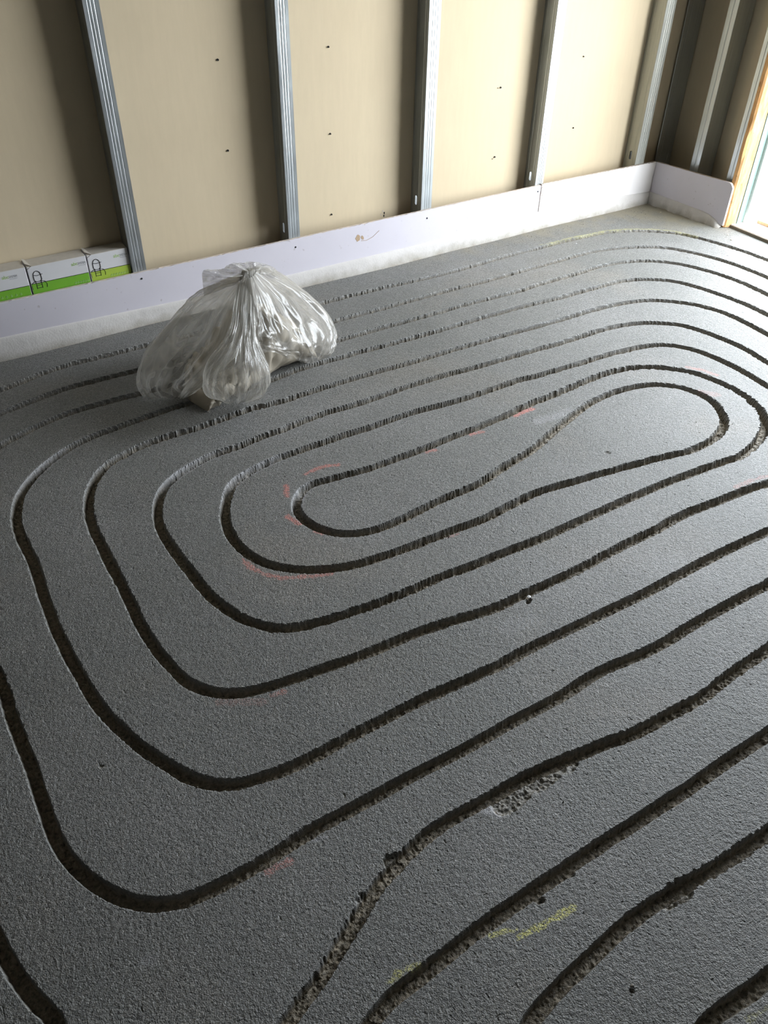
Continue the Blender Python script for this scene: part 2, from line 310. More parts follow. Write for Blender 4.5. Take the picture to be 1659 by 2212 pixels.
def raster(R, x, y):
    fx = np.clip((x - RX0) / RS, 0, nx - 2); fy = np.clip((y - RY0) / RS, 0, ny - 2)
    ix = fx.astype(int); iy = fy.astype(int); a = fx - ix; b = fy - iy
    return (R[iy, ix] * (1 - a) + R[iy, ix + 1] * a) * (1 - b) + (R[iy + 1, ix] * (1 - a) + R[iy + 1, ix + 1] * a) * b
def rnear(R, x, y):
    return R[np.clip(((y - RY0) / RS + 0.5).astype(int), 0, ny - 1), np.clip(((x - RX0) / RS + 0.5).astype(int), 0, nx - 1)]
def seg_dist(x, y, P):
    best = np.full(x.shape, 9.0)
    for a, b in zip(P[:-1], P[1:]):
        ab = b - a; L = ab @ ab + 1e-12
        t = np.clip(((x - a[0]) * ab[0] + (y - a[1]) * ab[1]) / L, 0, 1)
        best = np.minimum(best, np.hypot(x - a[0] - t * ab[0], y - a[1] - t * ab[1]))
    return best
# broken-out patches beside a channel: pixel, radius in metres, depth
CHIPS = [((1320, 1598), 0.014, 0.02),
         ((820, 1905), 0.012, 0.01), ((845, 1860), 0.014, 0.01), ((790, 1945), 0.014, 0.01), ((1470, 1925), 0.022, 0.014), ((1440, 1945), 0.018, 0.01), ((1140, 1297), 0.008, 0.010), ((1313, 978), 0.007, 0.005),
         ((1366, 2142), 0.008, 0.006), ((218, 1655), 0.005, 0.004), ((740, 1715), 0.004, 0.004), ((955, 1155), 0.014, 0.016), ((930, 1165), 0.010, 0.012), ((1160, 1940), 0.012, 0.01), ((1230, 1880), 0.012, 0.01)]
# ---- graded polar grid round the camera's foot: fine where the grooves are close, coarse beyond
def graded(a, b, st): return list(np.arange(a, b, st))
fine = np.arange(-0.37, 1.52, 0.00175)
th = np.array(graded(-math.pi, -1.0, 0.06) + graded(-1.0, -0.37, 0.012) + list(fine) + graded(1.525, 2.0, 0.015) + graded(2.0, math.pi, 0.06) + [math.pi])
rr = [0.0, 0.15, 0.3, 0.40]
r = 0.44
while r < 4.5:
    rr.append(r); r += min(0.0044, 1.75 * (r * r + CAM_H ** 2) / (CAM_H * F_PX))
rr += [4.52, 4.8, 5.4, 6.2]
rr = np.array(rr)
T, Rr = np.meshgrid(th, rr)
X = np.sin(T) * Rr; Y = np.cos(T) * Rr
jit = 0.0006
X = X + vnoise(X, Y, 0.0021, 31) * jit; Y = Y + vnoise(X, Y, 0.0021, 32) * jit
DD = raster(DIST, X, Y); SS = rnear(SGN, X, Y); AA = rnear(ARC, X, Y)
rough = np.clip(0.55 + 0.9 * vnoise(AA, AA * 0, 0.45, 5) + 0.3 * vnoise(X, Y, 0.35, 6), 0.1, 1.5)
hw = 0.0142 + 0.0014 * vnoise(AA, SS, 0.06, 7) + 0.0015 * vnoise(X, Y, 0.012, 8) * rough + 0.0027 * vnoise(X, Y, 0.0046, 9) * rough
fn_ = hw - 0.0142
wall = np.clip(0.0048 + 0.95 * fn_ + 0.0020 * vnoise(X, Y, 0.011, 10) + 0.0016 * vnoise(X, Y, 0.0052, 44), 0.0016, 0.011)
t = np.clip((hw - DD) / wall, 0, 1); t = t * t * (3 - 2 * t)
depth = 0.024 + 0.002 * vnoise(AA, AA * 0, 0.2, 11)
rub = (0.0012 * vnoise(X, Y, 0.009, 12) + 0.0011 * vnoise(X, Y, 0.0040, 13)) * (1 + 1.2 * np.clip(vnoise(X, Y, 0.25, 28), 0, 1))
Z = -t * (depth - rub * 1.4)
chipm = np.zeros_like(Z)
for (u, v), rad, dep in CHIPS:
    p = onz(u, v); dd = np.hypot(X - p[0], Y - p[1]) + 0.006 * vnoise(X, Y, 0.012, 14) + 0.003 * vnoise(X, Y, 0.005, 15)
    c = np.clip((rad - dd) / 0.006, 0, 1); Z = np.minimum(Z, -c * (dep + 0.003 * vnoise(X, Y, 0.006, 16))); chipm = np.maximum(chipm, c)
_P = np.array([onz(u, v)[:2] for u, v in ((1082, 1740), (1130, 1709), (1180, 1679), (1226, 1652))])
dd = seg_dist(X, Y, _P) + 0.005 * vnoise(X, Y, 0.02, 24) + 0.003 * vnoise(X, Y, 0.007, 25)
c = np.clip((0.019 - dd) / 0.005, 0, 1); Z = np.minimum(Z, -c * (0.006 + 0.0025 * np.clip(vnoise(X, Y, 0.009, 26), -.8, 1) + 0.0018 * vnoise(X, Y, 0.004, 27))); chipm = np.maximum(chipm, c * 0.7)
flat = 1 - t
near = np.clip(1.6 - 0.25 * Rr, 0.5, 1.2)
Z += flat * near * (0.00022 * vnoise(X, Y, 0.0048, 17) + 0.00028 * vnoise(X, Y, 0.0030, 18)) + flat * 0.0006 * vnoise(X, Y, 0.15, 19)
pit = np.clip(vnoise(X, Y, 0.007, 20) - 0.90, 0, 1) * 10; Z -= flat * np.clip(pit, 0, 1) * 0.0018
coarse = np.clip(np.maximum(-0.45 - T, T - 1.60) * 12, 0, 1); Z *= (1 - coarse)
cut = np.clip(t * 1.3 - 0.15, 0, 1); cut = np.maximum(cut, chipm * 0.55) * (1 - coarse)
marks = np.zeros(Z.shape + (4,), np.float32); marks[..., 3] = 1
MARKS = [(0, "B 165,1282 250,1245 300,1235 360,1228", 0.0055, 0.8), (0, "P 619,1050 618,1062 621,1072", 0.006, 0.85), (0, "A 1470,985 1500,1003 1530,1022", 0.006, 0.8),
 (0, "E 298,378 330,412 400,450 500,470 600,466 745,450", 0.0055, 0.62), (0, "E 660,232 700,247", 0.003, 0.7), (0, "E 440,1073 510,1050", 0.005, 0.35), (0, "E 180,1105 400,1105", 0.008, 0.15),
 (0, "B 890,1150 940,1140", 0.006, 0.7), (0, "B 1158,1045 1220,1030", 0.006, 0.7), (0, "B 1415,932 1470,910 1522,895", 0.0075, 0.9), (0, "C 1140,988 1240,1008 1330,1040", 0.006, 0.45),
 (0, "G 1370,445 1420,410 1480,380", 0.006, 0.4), (0, "D 1480,258 1560,225 1659,195", 0.006, 0.3), (0, "E 1340,260 1400,245", 0.003, 0.4), (0, "C 1230,1145 1330,1165", 0.012, 0.2),
 (0, "A 1560,770 1659,735", 0.003, 0.4),
 (1, "C 270,192 400,157 500,138 620,114 750,104 900,103 1050,115 1200,150", 0.0065, 0.6), (1, "C 200,205 270,192", 0.006, 0.3), (1, "H 620,905 660,890 720,880", 0.0045, 1.0), (1, "H 730,905 780,880 830,850 880,825 935,795", 0.0065, 1.0),
 (1, "H 250,1072 275,1050 300,1032 355,1012", 0.007, 0.7), (1, "H 1590,1215 1659,1170", 0.006, 0.3),
 (2, "C 180,1340 260,1320 340,1290", 0.018, 0.45), (2, "P 1165,905 1230,885", 0.018, 0.25), (2, "H 590,430 620,425 650,452", 0.010, 1.0), (2, "H 600,440 640,446", 0.008, 1.0), (2, "G 740,890 780,890", 0.012, 0.4),
 (2, "P 1100,1345 1090,1360 1150,1340", 0.02, 0.2), (2, "P 680,1815 705,1808", 0.005, 0.8)]
for ch, s, w, a in MARKS:
    P = np.array([onz(u, v)[:2] for u, v in px(s)]); lo = P.min(0) - 0.05; hi = P.max(0) + 0.05
    mk = (X > lo[0]) & (X < hi[0]) & (Y > lo[1]) & (Y < hi[1])
    x, y = X[mk], Y[mk]; d = seg_dist(x, y, P) + 0.003 * vnoise(x, y, 0.012, 21) + 0.002 * vnoise(x, y, 0.004, 22)
    val = np.clip((w * (1.35 if ch == 0 else 1.0) - d) / (0.003 if ch < 2 else 0.008), 0, 1) * a
    sub = marks[..., ch]; sub[mk] = np.maximum(sub[mk], val)
marks[..., :2] *= (1 - t)[..., None]
sand = np.exp(-np.clip(2.765 - Y, 0, 9) / 0.10) * np.clip((X - 1.6) / 1.6, 0.10, 1) + np.exp(-np.clip(3.29 - X, 0, 9) / 0.12) * np.clip((Y - 2.3) / 0.3, 0, 1)
sand = np.clip(sand * (0.8 + 0.5 * vnoise(X, Y, 0.08, 41) + 0.4 * vnoise(X, Y, 0.03, 42)), 0, 0.75)
# pale rims: light catching the left bends painted in, plus thin patchy dust
rim = np.clip(1 - np.abs(DD - 0.0135) / 0.004, 0, 1) * (1 - t * 0.3)
lb = sum(np.exp(-((X - onz(u, v)[0]) ** 2 + (Y - onz(u, v)[1]) ** 2) / (2 * rad ** 2)) for (u, v), rad in (((370, 1010), 0.09), ((520, 1030), 0.08), ((640, 1070), 0.05), ((100, 1010), 0.08), ((560, 1000), 0.05)))
marks[..., 2] = np.maximum(marks[..., 2], np.clip(rim * (0.10 + 1.0 * np.clip(lb, 0, 1) + 0.25 * np.clip(vnoise(X, Y, 0.3, 23), 0, 1)), 0, 1))
lbm = np.clip(lb, 0, 1) * np.clip((SS * 0 + 1) * (1 - np.abs(DD - 0.010) / 0.012), 0, 1)
marks[..., 2] = np.maximum(marks[..., 2], lbm * 0.8); cut = cut * (1 - 0.6 * lbm)
nr, nc = X.shape
keep = (X < 3.47) & (Y < YMAX) & (X > -3.05) & (Y > -4.05)
doorzone = (X > 3.375) & (Y < 2.36); keep &= ~doorzone
idx = np.arange(nr * nc).reshape(nr, nc)
q = np.stack([idx[:-1, :-1], idx[1:, :-1], idx[1:, 1:], idx[:-1, 1:]], -1).reshape(-1, 4)
kq = keep[:-1, :-1] & keep[1:, :-1] & keep[1:, 1:] & keep[:-1, 1:]
q = q[kq.reshape(-1)]
co = np.stack([X, Y, Z], -1).reshape(-1, 3)
used = np.zeros(nr * nc, bool); used[q.ravel()] = True; remap = np.cumsum(used) - 1
q = remap[q]; co = co[used]
me = bpy.data.meshes.new('floor'); me.vertices.add(len(co)); me.vertices.foreach_set('co', co.astype(np.float32).ravel())
me.loops.add(len(q) * 4); me.loops.foreach_set('vertex_index', q.astype(np.int32).ravel())
me.polygons.add(len(q)); me.polygons.foreach_set('loop_start', (np.arange(len(q)) * 4).astype(np.int32))
me.update(calc_edges=True)
a = me.attributes.new('marks', 'FLOAT_COLOR', 'POINT'); a.data.foreach_set('color', marks.reshape(-1, 4)[used].astype(np.float32).ravel())
a = me.attributes.new('sand', 'FLOAT', 'POINT'); a.data.foreach_set('value', sand.reshape(-1)[used].astype(np.float32))
a = me.attributes.new('cut', 'FLOAT', 'POINT'); a.data.foreach_set('value', cut.reshape(-1)[used].astype(np.float32))
floor = obj('floor', me, M['floor'], kind='structure'); me.polygons.foreach_set('use_smooth', np.zeros(len(q), bool))
print('floor quads', len(q))

# ------------------------------------------------------------------ room shell
SY, BY = 2.797, 2.872       # front face of the studs, back paper of the far boards
obj('wall_back', box((-3.12, BY, -0.03), (3.62, BY + 0.0125, 2.6)), M['board'], kind='structure')
obj('wall_right', box((3.470, DOOR_Y1 + 0.02, -0.03), (3.4825, BY - 0.001, 2.6)), M['board'], kind='structure')
wr = bmesh.new()
add_box(wr, (3.37, -4.1, -0.03), (3.62, DOOR_Y0, 2.6)); add_box(wr, (3.37, DOOR_Y0, DOOR_Z), (3.62, DOOR_Y1 + 0.019, 2.6)); add_box(wr, (3.4835, DOOR_Y1 + 0.02, -0.03), (3.62, BY - 0.001, 2.6))
obj('wall_right_masonry', wr, M['wallin'], kind='structure')
obj('wall_left', box((-3.12, -4.1, -0.03), (-3.0, BY, 2.6)), M['wallin'], kind='structure')
obj('wall_front', box((-3.0, -4.1, -0.03), (3.37, -4.0, 2.6)), M['wallin'], kind='structure')
obj('ceiling', box((-3.12, -4.1, 2.6), (3.62, BY + 0.0125, 2.7)), M['ceil'], kind='structure')
obj('ground', box((3.80, -30, -0.20), (40, 30, -0.12)), M['patio'], kind='structure')

# studs ------------------------------------------------------------
def stud_bm(w, dep, z0, z1, t=0.0022, slot=True, lip=0.008, ribs=(0.30, 0.5, 0.72), rib=0.0006):
    """C profile, web at x=0 (depth along +y), front flange on y=0 running to x=w with pressed ribs."""
    bm = bmesh.new()
    prof = [(w, lip), (w, 0.0)]
    for f in reversed(ribs):
        prof += [(w * (f + 0.045), 0.0), (w * f, rib), (w * (f - 0.045), 0.0)]
    prof += [(0.0008, 0.0), (0.0, 0.0008)]
    web = [(0.0, dep * 0.22), (rib, dep * 0.26), (0.0, dep * 0.30), (0.0, dep * 0.70), (rib, dep * 0.74), (0.0, dep * 0.78)]
    prof2 = [(0.0, dep - 0.0008), (0.0008, dep), (w, dep), (w, dep - lip)]
    zs = [z0, 0.205, 0.245, z1] if slot else [z0, z1]
    full = prof + web + prof2
    rows = [[bm.verts.new((x, y, z)) for x, y in full] for z in zs]
    skip = len(prof) + 2
    for k in range(len(zs) - 1):
        for i in range(len(full) - 1):
            if slot and k == 1 and i == skip: continue
            bm.faces.new((rows[k][i], rows[k][i + 1], rows[k + 1][i + 1], rows[k + 1][i]))
    if slot:   # rounded slot pressed through the web
        y0, y1 = dep * 0.30, dep * 0.70; yc = (y0 + y1) / 2; rw = 0.0068; za, zb = 0.205, 0.245
        ring = []
        for k in range(9): a = math.pi * k / 8; ring.append((yc + rw * math.cos(a), zb - rw - 0.001 + rw * math.sin(a)))
        for k in range(9): a = math.pi + math.pi * k / 8; ring.append((yc + rw * math.cos(a), za + rw + 0.001 + rw * math.sin(a)))
        rv = [bm.verts.new((0, y, z)) for y, z in ring]; n = len(rv)
        A, B, Cc, D = rows[1][skip], rows[1][skip + 1], rows[2][skip + 1], rows[2][skip]
        for k in range(0, 4): bm.faces.new((rv[k], rv[k + 1], Cc))
        for k in range(4, 8): bm.faces.new((rv[k], rv[k + 1], D))
        bm.faces.new((rv[4], D, Cc)); bm.faces.new((rv[8], rv[9], A, D))
        for k in range(9, 13): bm.faces.new((rv[k], rv[k + 1], A))
        for k in range(13, 17): bm.faces.new((rv[k], rv[k + 1], B))
        bm.faces.new((rv[13], B, A)); bm.faces.new((rv[17], rv[0], Cc, B))
    bmesh.ops.recalc_face_normals(bm, faces=bm.faces[:])
    return bm
def thicken(o):
    md = o.modifiers.new('sheet', 'SOLIDIFY'); md.thickness = 0.0008; md.offset = 0.0
LAB = ['galvanised stud immediately right of the green and white cartons', 'galvanised stud behind the plastic bag, second from the left', 'galvanised stud in the middle of the wall with a bright white front',
       'galvanised stud above the seam in the pink skirting board', 'dull blotchy galvanised stud on the long wall nearest the corner']
for (x0, w), lab in zip([(0.730, 0.048), (1.337, 0.048), (1.941, 0.051), (2.546, 0.045), (3.154, 0.0565)], LAB):
    o = obj('metal_stud', stud_bm(w, 0.0745, 0.0, 2.6), M['steel'] if w < 0.055 else None, label=lab, category='stud', group='galvanised studs on the long wall')
    o.location = (x0, SY, 0); thicken(o)
    if w > 0.055: o.data.materials.append(mat_metal('dull_galvanised_steel', (0.50, 0.51, 0.47), 0.5))
RX = 3.360
obs = [(2.865, 0.0, 'dark blue galvanised stud tucked into the corner of the room'), (2.597, 0.047, 'galvanised stud with a pale cream edge on the short wall'), (2.392, 0.040, 'grey galvanised stud beside the sunlit timber post')]
for (y, w, lab) in obs:
    if w == 0.0: bm = stud_bm(0.004, 0.105, 0.0, 2.6, slot=False, lip=0.001, ribs=(), rib=0.001); yy = 2.857
    else: bm = stud_bm(w, 0.105, 0.0, 2.6, slot=False, ribs=(0.5,), rib=0.0007); yy = y
    # turn: web faces -y, flange faces -x
    bmesh.ops.transform(bm, matrix=Matrix(((0, 1, 0, RX), (1, 0, 0, yy), (0, 0, 1, 0), (0, 0, 0, 1))), verts=bm.verts[:])
    bmesh.ops.reverse_faces(bm, faces=bm.faces[:])
    thicken(obj('metal_stud', bm, M['steel'], label=lab, category='stud', group='galvanised studs on the short wall'))

# skirting of plasterboard strips --------------------------------------
def strip_bm(p0, p1, z0a, z0b, z1a, z1b, th, cham=False, seed=0, jag=0.0014, segs=60):
    """board from p0 to p1 (xy of the front face), th to the left-hand normal; ragged top edge"""
    rnd = random.Random(seed); bm = bmesh.new(); d = Vector((p1[0] - p0[0], p1[1] - p0[1], 0)); n = Vector((-d.y, d.x, 0)).normalized()
    rows = []
    for i in range(segs + 1):
        f = i / segs; b = Vector((p0[0], p0[1], 0)) + d * f; za = z0a + (z0b - z0a) * f; zb = z1a + (z1b - z1a) * f
        if cham: L = d.length * (1 - f); zb -= 0.022 * max(0, 1 - L / 0.022) ** 2
        j = rnd.uniform(-jag, jag)
        rows.append([bm.verts.new((b.x, b.y, za)), bm.verts.new((b.x, b.y, zb + j)), bm.verts.new((b.x + n.x * 0.0015, b.y + n.y * 0.0015, zb + 0.0006 + j)),
                     bm.verts.new((b.x + n.x * th * 0.5, b.y + n.y * th * 0.5, zb + rnd.uniform(-jag, jag) * 1.2)), bm.verts.new((b.x + n.x * th, b.y + n.y * th, zb + 0.0004)), bm.verts.new((b.x + n.x * th, b.y + n.y * th, za))])
    fm = []
    for a, b in zip(rows, rows[1:]):
        for k in range(6):
            f = bm.faces.new((a[k], b[k], b[(k + 1) % 6], a[(k + 1) % 6])); f.material_index = 1 if k in (2, 3, 5) else 0
    for rw in (rows[0], rows[-1]): f = bm.faces.new(rw); f.material_index = 1
    bmesh.ops.recalc_face_normals(bm, faces=bm.faces[:]); return bm
def strip(name, bm, parent, **kw):
    o = obj(name, bm, None, parent, **kw); o.data.materials.append(M['strip']); o.data.materials.append(M['core']); return o
def cove_bm(path_top, nrm, seed, bul=0.011, segs=160, taper=False):
    """soft plaster fillet between board and floor; path_top(f) -> (x, y, z)"""
    rnd = random.Random(seed); bm = bmesh.new(); rows = []
    for i in range(segs + 1):
        f = i / segs; x, y, z = path_top(f); k = 1.0
        w = 1 + 0.25 * math.sin(f * 23 + seed) + 0.15 * math.sin(f * 61)
        row = []
        for j, (o, h) in enumerate([(-0.004, 1.0), (0.0012, 0.99), (0.004, 0.94), (bul * 0.75, 0.72), (bul, 0.42), (bul * 1.2, 0.15), (bul * 1.5, -0.01)]):
            jj = rnd.uniform(-0.0008, 0.0008) if j > 1 else 0
            row.append(bm.verts.new((x + nrm[0] * (o * (w if j > 2 else 1) + jj), y + nrm[1] * (o * (w if j > 2 else 1) + jj), z * h + (-0.003 if h < 0 else 0))))
        rows.append(row)
    for a, b in zip(rows, rows[1:]):
        for k in range(6): bm.faces.new((a[k], a[k + 1], b[k + 1], b[k]))
    bmesh.ops.recalc_face_normals(bm, faces=bm.faces[:]); return bm
FY = 2.785; CXN = 3.285
bb = empty('baseboard_back', (0, 0, 0), kind='structure')
strip('plasterboard_strip', strip_bm((-2.9, FY), (2.5715, FY), 0.05, 0.055, 0.188, 0.195, 0.0118, seed=1, segs=500), bb)
strip('plasterboard_strip', strip_bm((2.575, FY - 0.0015), (CXN, FY - 0.0015), 0.04, 0.04, 0.198, 0.189, 0.0118, seed=2, segs=110), bb, label='brighter white end piece of the skirting board').data.materials[0] = M['strip2']
lowz = [(-2.9, .08), (.25, .077), (.9, .059), (2.0, .058), (2.57, .078), (2.66, .085), (2.95, .07), (3.29, .05)]
def ctop(f):
    x = -2.9 + f * (CXN + 2.9); return (x, FY - 0.001, float(np.interp(x, [a for a, b in lowz], [b for a, b in lowz])))
smooth(obj('plaster_cove', cove_bm(ctop, (0, -1), 3, segs=500), M['cove'], bb))
br = empty('baseboard_right', (0, 0, 0), kind='structure')
RP0 = Vector((CXN - 0.004, FY - 0.004, 0)); RP1 = Vector((3.326, 2.362, 0)); rd = (RP1 - RP0).normalized(); rn = Vector((rd.y, -rd.x, 0))
strip('plasterboard_strip', strip_bm(RP0, RP1, 0.012, 0.012, 0.190, 0.200, 0.0118, cham=True, seed=4, segs=90, jag=0.0006), br)
def ctop2(f):
    p = RP0.lerp(RP1, f * 0.985); zz = 0.052 * (1 - 0.15 * f) if f < 0.75 else 0.044 * (1 - ((f - 0.75) / 0.25) ** 2 * 0.85); return (p.x + rn.x * 0.001, p.y + rn.y * 0.001, zz)
smooth(obj('plaster_cove', cove_bm(ctop2, (rn.x, rn.y), 5, bul=0.012), M['cove'], br))
def disc_head(p, n, rad, name, parent, mat='screw', h=0.0022):
    bm = bmesh.new(); n = Vector(n); s = n.orthogonal().normalized(); q = n.cross(s)
    v0 = [bm.verts.new(Vector(p) + (s * math.cos(k * .7854) + q * math.sin(k * .7854)) * rad - n * 0.002) for k in range(8)]
    v1 = [bm.verts.new(Vector(p) + (s * math.cos(k * .7854) + q * math.sin(k * .7854)) * rad * 0.8 + n * h) for k in range(8)]
    c = bm.verts.new(Vector(p) + n * h * 0.4)
    for k in range(8): bm.faces.new((v0[k], v0[(k + 1) % 8], v1[(k + 1) % 8], v1[k])); bm.faces.new((v1[k], v1[(k + 1) % 8], c))
    return obj(name, bm, M[mat], parent)
for u, v in [(306, 602), (638.5, 534), (922.5, 471.5), (1162, 414), (1381, 369)]:
    disc_head(ony(u, v, FY - 0.0005), (0, -1, 0), 0.0042, 'screw', bb, h=0.0006)
disc_head(RP1 + Vector((rn.x * 0.0005, 0.028, 0.165)), rn, 0.0042, 'screw', br, h=0.0006)
for (u, v, ra) in [(470, 129, 4.2), (492, 325, 4.0), (709, 101, 3.8), (713, 289, 3.8), (716, 463, 3.6), (1081, 189, 4), (1068, 339, 4), (1260, 122, 3.4), (1238, 276, 3.4), (1075, 190, 1.6), (1063, 343, 1.6)]:
    sc_ = disc_head(ony(u, v, BY), (0, -1, 0), ra / 1000, 'screw_tip', bpy.data.objects['wall_back'], h=0.004)
# tan smear on the skirting and small tears
def blob(name, c, rx, rz, y, mat, parent, seed, th=0.0005, ang=0.0):
    rnd = random.Random(seed); bm = bmesh.new(); v = []
    for k in range(14):
        a = k * 6.2832 / 14; rr_ = rnd.uniform(0.75, 1.1); dx, dz = rx * rr_ * math.cos(a), rz * rr_ * math.sin(a)
        v.append(bm.verts.new((c[0] + dx * math.cos(ang) - dz * math.sin(ang), y, c[2] + dx * math.sin(ang) + dz * math.cos(ang))))
    f = bm.faces.new(v); r_ = bmesh.ops.extrude_face_region(bm, geom=[f]); bmesh.ops.translate(bm, vec=(0, th, 0), verts=[e for e in r_['geom'] if isinstance(e, bmesh.types.BMVert)])
    bmesh.ops.recalc_face_normals(bm, faces=bm.faces[:]); return obj(name, bm, mat, parent)
blob('plaster_smear', ony(773, 514, FY), 0.012, 0.014, FY - 0.0006, M['glue'], bb, 3)
blob('plaster_smear', ony(783, 513, FY), 0.006, 0.011, FY - 0.0007, M['glue'], bb, 4, ang=0.5)
bm = bmesh.new(); add_tube(bm, [ony(u, v, FY - 0.0003) for u, v in ((780, 520), (792, 519), (805, 512), (819, 498))], 0.0009, 5); obj('plaster_smear', bm, M['glue'], bb)
for k, (u, v) in enumerate([(827, 456), (830, 460), (823, 464), (829, 466)]):
    blob('paper_tear', ony(u, v, BY), 0.003, 0.005, BY - 0.0006, M['screw'] if k % 2 else M['core'], bpy.data.objects['wall_back'], k)
for k, (u, v) in enumerate([(1169, 417), (1172, 405), (1171, 421), (76, 723), (97, 719)]):
    blob('board_chip', ony(u, v, FY), 0.004, 0.0045, FY - 0.003 , M['core'], bb, 20 + k, th=0.002)
bm = box((-2.95, SY + 0.002, -0.002), (3.34, BY - 0.002, 0.0015)); obj('baseboard_track', bm, M['steel'], kind='structure')

# door opening -----------------------------------------------------------
JY = 2.372
jb = bmesh.new(); rnd = random.Random(8)
rows = []
for i in range(61):
    z = 0.002 + (DOOR_Z - 0.004) * (i / 60); j = rnd.uniform(-0.0022, 0.0012); k = 0.004 if abs(z - 0.36) < 0.05 else 0
    rows.append([jb.verts.new((3.340 + j - k * 1.2, JY - 0.004, z)), jb.verts.new((3.346 + j * .5, JY - 0.012, z)), jb.verts.new((3.391, JY - 0.030, z)), jb.verts.new((3.393, JY + 0.016, z)), jb.verts.new((3.346, JY + 0.018, z)), jb.verts.new((3.340 + j * .5 - k, JY + 0.012, z))])
for a, b in zip(rows, rows[1:]):
    for k in range(6): jb.faces.new((a[k], a[(k + 1) % 6], b[(k + 1) % 6], b[k]))
jb.faces.new(rows[0]); jb.faces.new(rows[-1]); bmesh.ops.recalc_face_normals(jb, faces=jb.faces[:])
d1 = empty('door_1', (0, 0, 0), kind='structure')
obj('timber_jamb', jb, M['wood'], d1)
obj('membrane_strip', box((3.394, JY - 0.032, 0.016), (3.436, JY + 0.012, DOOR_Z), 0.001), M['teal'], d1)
obj('frame_post', box((3.437, JY - 0.046, 0.016), (3.60, JY + 0.012, DOOR_Z), 0.002), M['white'], d1)
obj('frame_post', box((3.443, DOOR_Y0 + 0.001, 0.016), (3.60, DOOR_Y0 + 0.05, DOOR_Z), 0.002), M['white'], d1)
sill = bmesh.new(); add_box(sill, (3.372, DOOR_Y0, -0.03), (3.80, JY - 0.016, 0.0155), 0.0015); obj('door_sill', sill, M['white'], d1)
obj('sill_edge', box((3.366, DOOR_Y0, -0.028), (3.3715, JY - 0.02, 0.013), 0.001), M['edge'], d1, label='brown edge of the sill')
obj('plank', box((3.485, DOOR_Y0 + 0.06, 0.0158), (3.62, 2.30, 0.030), 0.0015), M['plank'], None, label='brown plank lying on the white door sill at the right edge', category='plank')

